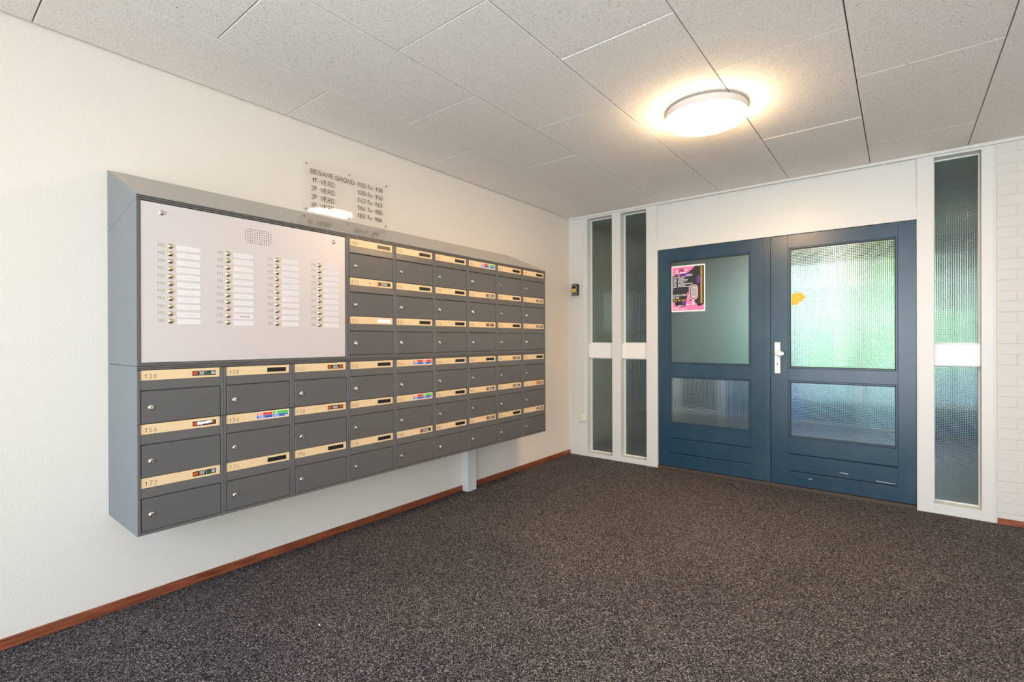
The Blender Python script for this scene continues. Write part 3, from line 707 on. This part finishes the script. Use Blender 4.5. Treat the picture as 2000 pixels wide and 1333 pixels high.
# ================================================================ POSTER
pw, phh = 0.350, 0.485
po = tag(empty('poster', (1.243, 0.0340, 1.671)), 'pink and black poster with a microphone, taped to the left blue door glass', 'poster')
fnP0 = FY(0.0350, 1.2435, 1.671)
def ppart(nm, m, fill, w0=0.0, lab=None):
    bm = bmesh.new(); fill(bm); return wpart(nm, bm, m, po, label=lab)
ppart('paper_sheet', M['paper'], lambda bm: rect(bm, 0, pw, 0, phh, fnP0, 0, .0008))
ppart('pink_ground', M['pink'], lambda bm: rect(bm, .012, pw-.012, .014, phh-.014, fnP0, .0008, .0010), lab='pink ground')
S = [(.012, .385), (.03, .378), (.05, .392), (.085, .372), (.10, .392), (.15, .400), (.175, .410), (.20, .425), (.225, .448), (.25, .471), (.338, .471), (.338, .075), (.315, .062), (.295, .052), (.27, .062), (.262, .085), (.245, .095), (.232, .118), (.222, .10), (.212, .125), (.196, .098), (.188, .155), (.178, .20), (.169, .205), (.165, .150), (.158, .105), (.15, .062), (.12, .052), (.09, .058), (.072, .068), (.056, .058), (.042, .075), (.04, .105), (.012, .105)]
ppart('black_splash', M['poster_dark'], lambda bm: prism(bm, S, .0010, .0012, fnP0), lab='black paint splash')
def blobs(bm):
    for cx, cy, rx, ry in ((.15, .385, .055, .022), (.285, .330, .024, .042), (.025, .25, .012, .025), (.135, .095, .022, .022), (.07, .395, .03, .008)):
        prism(bm, [(cx+rx*math.cos(a)*(1+.15*math.sin(5*a)), cy+ry*math.sin(a)*(1+.15*math.cos(3*a))) for a in [2*PI*k/16 for k in range(16)]], .0012, .0013, fnP0)
ppart('purple_smears', M['purple'], blobs, lab='purple smears')
PT = {}
def white_text(bm):
    text(bm, 'DAAR', .022, .166, .016, fnP0, sw=.17, width=.042, w_=.0016); text(bm, 'WIL', .067, .166, .016, fnP0, sw=.17, width=.027, w_=.0016); text(bm, 'JIJ', .099, .167, .016, fnP0, sw=.17, width=.019, w_=.0016); text(bm, 'TOCH', .122, .168, .016, fnP0, sw=.17, width=.036, w_=.0016)
    text(bm, 'BIJ ZIJN!', .022, .141, .016, fnP0, sw=.17, width=.060, w_=.0016)
    text(bm, '2025:', .158, .371, .018, fnP0, sw=.17, width=.068, w_=.0016)
    rr_ = random.Random(3)
    def words(u, e, v, h_):
        while u < e: l_ = rr_.uniform(.005, .012); rect(bm, u, min(u+l_, e), v, v+h_, fnP0, .0014, .0016); u += l_+.0025
    words(.045, .075, .425, .010); words(.138, .172, .432, .011)
    words(.048, .085, .400, .013); words(.092, .155, .403, .013)
    words(.024, .150, .362, .007)
    for i in range(7):
        v = .346-i*.0143; words(.024, .058, v, .0065); words(.072, [.135, .175, .168, .135, .225, .155, .205][i], v+.001, .0065)
    words(.075, .128, .062, .008); words(.160, .190, .068, .009); words(.024, .08, .040, .006); words(.024, .17, .024, .006)
ppart('white_lettering', M['white_print'], white_text, lab='white lettering')
def gold_text(bm):
    text(bm, 'JOIN THE PARTY', .022, .112, .017, fnP0, sw=.17, width=.132, w_=.0016)
    rr_ = random.Random(9); v = .085
    while v < .458: h_ = rr_.uniform(.004, .009); rect(bm, .304, .322, v, v+h_, fnP0, .0014, .0016); v += h_+.0028
ppart('gold_lettering', M['gold'], gold_text, lab='gold lettering')
ppart('dark_lettering', M['plum'], lambda bm: text(bm, 'STEM', .082, .418, .032, fnP0, sw=.17, width=.050, w_=.0016), lab='plum lettering STEM')
def mic(bm):
    cx, cy = .232, .200
    prism(bm, [(cx+.046*math.cos(a)*(1 if abs(math.cos(a)) < .99 else 1), cy+(.045 if math.sin(a) > 0 else -.045)+.034*math.sin(a)) for a in [2*PI*(k+.5)/28 for k in range(28)]], .0014, .0016, fnP0)
    prism(bm, [(cx-.008, cy-.075), (cx+.008, cy-.075), (cx+.014, cy-.13), (cx-.014, cy-.13)], .0014, .0016, fnP0)
mo = ppart('microphone_print', M['pale_pink'], mic, lab='printed microphone')
def mic2(bm):
    cx, cy = .236, .200
    prism(bm, [(cx+.031*math.cos(a), cy+(.040 if math.sin(a) > 0 else -.040)+.022*math.sin(a)) for a in [2*PI*(k+.5)/24 for k in range(24)]], .0016, .0018, fnP0)
def mic1(bm):
    prism(bm, [(.233+.039*math.cos(a), .200+(.042 if math.sin(a) > 0 else -.042)+.029*math.sin(a)) for a in [2*PI*(k+.5)/24 for k in range(24)]], .0016, .0017, fnP0)
bm = bmesh.new(); mic1(bm); wpart('rim_print', bm, M['plum'], mo)
bm = bmesh.new(); mic2(bm); wpart('grille_print', bm, M['silver_print'], mo)
bm = bmesh.new()
for k in range(7): rect(bm, .210, .262, .160+k*.0125, .1635+k*.0125, fnP0, .0018, .0020)
wpart('grille_bars', bm, M['poster_dark'], mo)
# orange arrow sticker on the right door glass
bm = bmesh.new(); prism(bm, [(0, 0), (.055, .002), (.058, .022), (.087, .026), (.090, .040), (.118, .066), (.088, .100), (.084, .112), (.012, .104), (.002, .094)], 0, .0008, FY(0.0356, 2.3655, 1.695))
bmesh.ops.translate(bm, verts=bm.verts, vec=(-2.42, -.035, -1.70)); o = obj('arrow_sticker', mesh('arrow_sticker', bm, M['arrow']), None, (2.42, .035, 1.70))
tag(o, 'orange torn arrow-shaped sticker at the left edge of the right blue door glass', 'sticker')

# ================================================================ KEY SAFE, SOCKET, CONDUIT
ks = tag(empty('key_safe', (0.094, 0.0, 1.913)), 'small black and grey key safe with a yellow label on the white corner post', 'key safe')
fnK = FY(0.0, 0.057, 1.913)
bm = bmesh.new(); prism(bm, [(0, 0), (.078, 0), (.080, .125), (.072, .136), (.040, .141), (.008, .136), (0, .125)], .0003, .045, fnK); wpart('body', bm, M['keysafe_black'], ks)
bm = bmesh.new(); prism(bm, [(.004, .004), (.074, .004), (.075, .115), (.062, .130), (.018, .130), (.004, .115)], .045, .052, fnK); fc = wpart('cover', bm, M['keysafe_grey'], ks, label='grey cast cover')
bm = bmesh.new(); prism(bm, [(.016, .083), (.062, .083), (.062, .108), (.050, .118), (.028, .118), (.016, .108)], .052, .0526, fnK); wpart('dial_window', bm, M['keysafe_black'], fc, label='black window')
bm = bmesh.new(); rect(bm, .015, .064, .042, .075, fnK, .052, .0527); wpart('label_plate', bm, M['keysafe_yellow'], fc, label='yellow label')
bm = bmesh.new(); rect(bm, .014, .064, .014, .026, fnK, .052, .0526); wpart('lower_mark', bm, M['keysafe_black'], fc)
so = tag(empty('wall_socket', (0.2, 0.0, 0.417)), 'small cream surface-mounted power socket low on the white corner post', 'socket')
bm = bmesh.new(); bx(bm, .168, .236, -.038, -.0003, .417, .490, ch=.004); wpart('box', bm, M['socket'], so)
bm = bmesh.new(); lathe(bm, [(.026, 0), (.026, .002), (.023, .002), (.022, .0005), (0, .0005)], FY(-.038, .202, .4535), 24); wpart('socket_ring', bm, M['socket'], so, True)
bm = bmesh.new()
for dx in (-.0095, .0095): prism(bm, [(dx+.003*math.cos(a), .003*math.sin(a)) for a in [2*PI*k/8 for k in range(8)]], .0006, .0011, FY(-.038, .202, .4535))
rect(bm, -.004, .004, .014, .019, FY(-.038, .202, .4535), .0006, .0012); rect(bm, -.004, .004, -.019, -.014, FY(-.038, .202, .4535), .0006, .0012)
wpart('contact_holes', bm, M['black'], so)
cd = wbox('cable_duct', (0.190, 0.206, -0.011, -0.0003, 0.490, 2.828), M['white_paint'], ch=.0015)
tag(cd, 'narrow white cable duct running from the ceiling down to the socket', 'cable duct')

# ================================================================ SCRAPS ON THE CARPET
def scrap(x, y, s, m, lab, sd):
    rn = random.Random(sd); bm = bmesh.new(); k = 7
    pts = [(x+s*rn.uniform(.5, 1)*math.cos(2*PI*i/k), y+s*.5*rn.uniform(.6, 1)*math.sin(2*PI*i/k)) for i in range(k)]
    prism(bm, pts, .0005, .003, lambda u, v, w_: (u, v, w_)); bmesh.ops.translate(bm, verts=bm.verts, vec=(-x, -y, 0))
    tag(obj('paper_scrap', mesh('paper_scrap', bm, m), None, (x, y, 0)), lab, 'litter', 'scraps on the carpet')
scrap(1.63, -0.43, .020, M['red_scrap'], 'small red paper scrap on the carpet in front of the left blue door', 1)
scrap(0.94, -3.83, .009, M['white_print'], 'tiny white crumb on the carpet below the doorbell panel', 2)
scrap(2.15, -0.22, .008, M['pale_scrap'], 'tiny tan crumb on the carpet near the meeting edge of the doors', 3)
scrap(1.61, -2.97, .008, M['pale_scrap'], 'tiny tan crumb in the middle of the carpet', 4)

# ================================================================ ENTRY SPACE BEYOND THE DOORS
def st(name, b_, m, **k): return tag(wbox(name, b_, m), kind='structure')
FY2 = 4.2
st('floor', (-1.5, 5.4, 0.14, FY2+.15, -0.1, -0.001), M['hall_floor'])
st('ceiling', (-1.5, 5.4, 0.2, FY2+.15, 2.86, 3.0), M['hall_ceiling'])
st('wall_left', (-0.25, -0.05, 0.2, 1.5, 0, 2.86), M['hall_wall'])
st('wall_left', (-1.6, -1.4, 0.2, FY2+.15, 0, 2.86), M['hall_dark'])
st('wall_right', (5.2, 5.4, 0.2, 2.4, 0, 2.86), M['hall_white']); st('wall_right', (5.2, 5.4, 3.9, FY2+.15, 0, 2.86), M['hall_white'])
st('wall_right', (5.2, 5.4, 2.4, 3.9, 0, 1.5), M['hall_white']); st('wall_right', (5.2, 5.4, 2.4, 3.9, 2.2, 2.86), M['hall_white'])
st('window_added', (5.28, 5.284, 2.4, 3.9, 1.5, 2.2), M['clear'])  # unseen window added to let side light into the entry
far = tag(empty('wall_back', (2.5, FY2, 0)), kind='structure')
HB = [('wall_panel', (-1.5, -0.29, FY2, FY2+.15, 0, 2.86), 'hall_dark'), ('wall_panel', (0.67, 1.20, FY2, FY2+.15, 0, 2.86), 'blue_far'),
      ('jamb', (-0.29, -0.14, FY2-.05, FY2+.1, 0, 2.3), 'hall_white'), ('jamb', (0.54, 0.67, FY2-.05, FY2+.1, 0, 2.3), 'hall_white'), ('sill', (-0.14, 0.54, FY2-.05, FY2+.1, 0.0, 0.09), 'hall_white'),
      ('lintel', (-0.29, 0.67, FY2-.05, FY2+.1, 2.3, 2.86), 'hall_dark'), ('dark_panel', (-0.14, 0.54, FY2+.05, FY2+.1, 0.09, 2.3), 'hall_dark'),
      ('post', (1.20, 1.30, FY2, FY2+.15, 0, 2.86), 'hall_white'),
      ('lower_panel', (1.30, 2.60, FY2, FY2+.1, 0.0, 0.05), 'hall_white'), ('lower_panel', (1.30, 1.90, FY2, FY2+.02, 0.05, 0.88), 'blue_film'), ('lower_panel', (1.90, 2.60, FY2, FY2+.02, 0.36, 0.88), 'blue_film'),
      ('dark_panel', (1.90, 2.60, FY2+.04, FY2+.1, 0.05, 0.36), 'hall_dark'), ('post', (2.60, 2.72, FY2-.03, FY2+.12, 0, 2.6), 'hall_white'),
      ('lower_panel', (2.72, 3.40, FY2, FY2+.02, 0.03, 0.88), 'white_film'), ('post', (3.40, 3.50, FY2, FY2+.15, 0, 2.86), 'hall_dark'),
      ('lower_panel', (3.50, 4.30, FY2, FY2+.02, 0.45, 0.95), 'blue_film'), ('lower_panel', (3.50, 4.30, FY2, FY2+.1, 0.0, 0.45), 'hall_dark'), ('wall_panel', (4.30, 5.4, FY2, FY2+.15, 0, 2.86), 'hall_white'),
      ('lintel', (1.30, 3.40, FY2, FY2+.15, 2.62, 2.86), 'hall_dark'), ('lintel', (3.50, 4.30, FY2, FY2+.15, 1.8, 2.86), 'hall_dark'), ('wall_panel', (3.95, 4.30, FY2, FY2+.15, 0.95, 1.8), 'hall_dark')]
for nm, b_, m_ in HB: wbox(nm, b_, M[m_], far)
for b_ in ((1.30, 2.60, FY2+.05, FY2+.054, .88, 2.62), (2.72, 3.40, FY2+.05, FY2+.054, .88, 2.62), (3.50, 3.95, FY2+.05, FY2+.054, .95, 1.8)): wbox('glass_pane', b_, M['clear'], far)
cb = wbox('wall_cabinet', (-0.05, 0.10, 0.95, 1.25, 1.50, 2.03), M['hall_white'], ch=.004)
tag(cb, 'pale wall cabinet seen through the leftmost narrow window', 'cabinet')
l2 = tag(empty('ceiling_lamp', (2.45, 3.2, 2.8)), 'blurred warm ceiling lamp seen through the top of the right door glass', 'lamp')
bm = bmesh.new(); lathe(bm, [(0, 2.858), (.22, 2.858), (.24, 2.80), (0, 2.79)], lambda u, v, w_: (2.45+u, 3.2+v, w_), 32); wpart('diffuser', bm, emis('far_lamp', (1.0, .72, .42), 7), l2, True)
# garden
gd = wbox('lawn', (-6, 14, FY2+.16, 22, -0.2, -0.06), M['lawn']); tag(gd, 'green lawn outside beyond the entry windows', 'lawn', kind='stuff')
tag(wbox('garden_path', (1.0, 3.4, FY2+.16, 6.9, -0.06, -0.03), M['paving']), 'pale paved path outside beyond the right door glass', 'path')
def bush(x, y, r_, h_, m, lab, sd):
    rn = random.Random(sd); bm = bmesh.new()
    bmesh.ops.create_icosphere(bm, subdivisions=3, radius=1.0)
    for v in bm.verts:
        k = 1+rn.uniform(-.14, .14); v.co = Vector((v.co.x*r_*k, v.co.y*r_*k, max(-.35, v.co.z)*h_*.6*k+h_*.45))
    zmin = min(v.co.z for v in bm.verts)
    for v in bm.verts: v.co.z -= zmin
    tag(obj('garden_shrub', mesh('garden_shrub', bm, m), None, (x, y, -.06)), lab, 'shrub', 'shrubs outside')
bush(2.05, 8.6, .8, 2.3, M['foliage'], 'dark green shrub outside, left of centre behind the right door glass', 1)
bush(3.25, 8.0, .40, 1.5, M['foliage_light'], 'bright green shrub outside, right of centre behind the right door glass', 2)
bush(0.2, 9.0, .85, 1.5, M['foliage_light'], 'pale green shrub outside at the left behind the right door glass', 3)
bush(5.2, 8.8, .9, 2.6, M['foliage'], 'dark green shrub outside behind the rightmost narrow window', 4)
bush(3.6, 15.5, 1.9, 9.5, M['foliage_mid'], 'tall pale green tree outside, farthest behind the right door glass', 5)
for (hx0, hx1, hy) in ((-6.0, 1.35, 13.5), (6.2, 12.0, 12.5)):  # pale backdrop walls, added to whiten the view through the door glass
    st('wall_backdrop', (hx0, hx1, hy, hy+.3, -.06, 7.5), M['backdrop'])
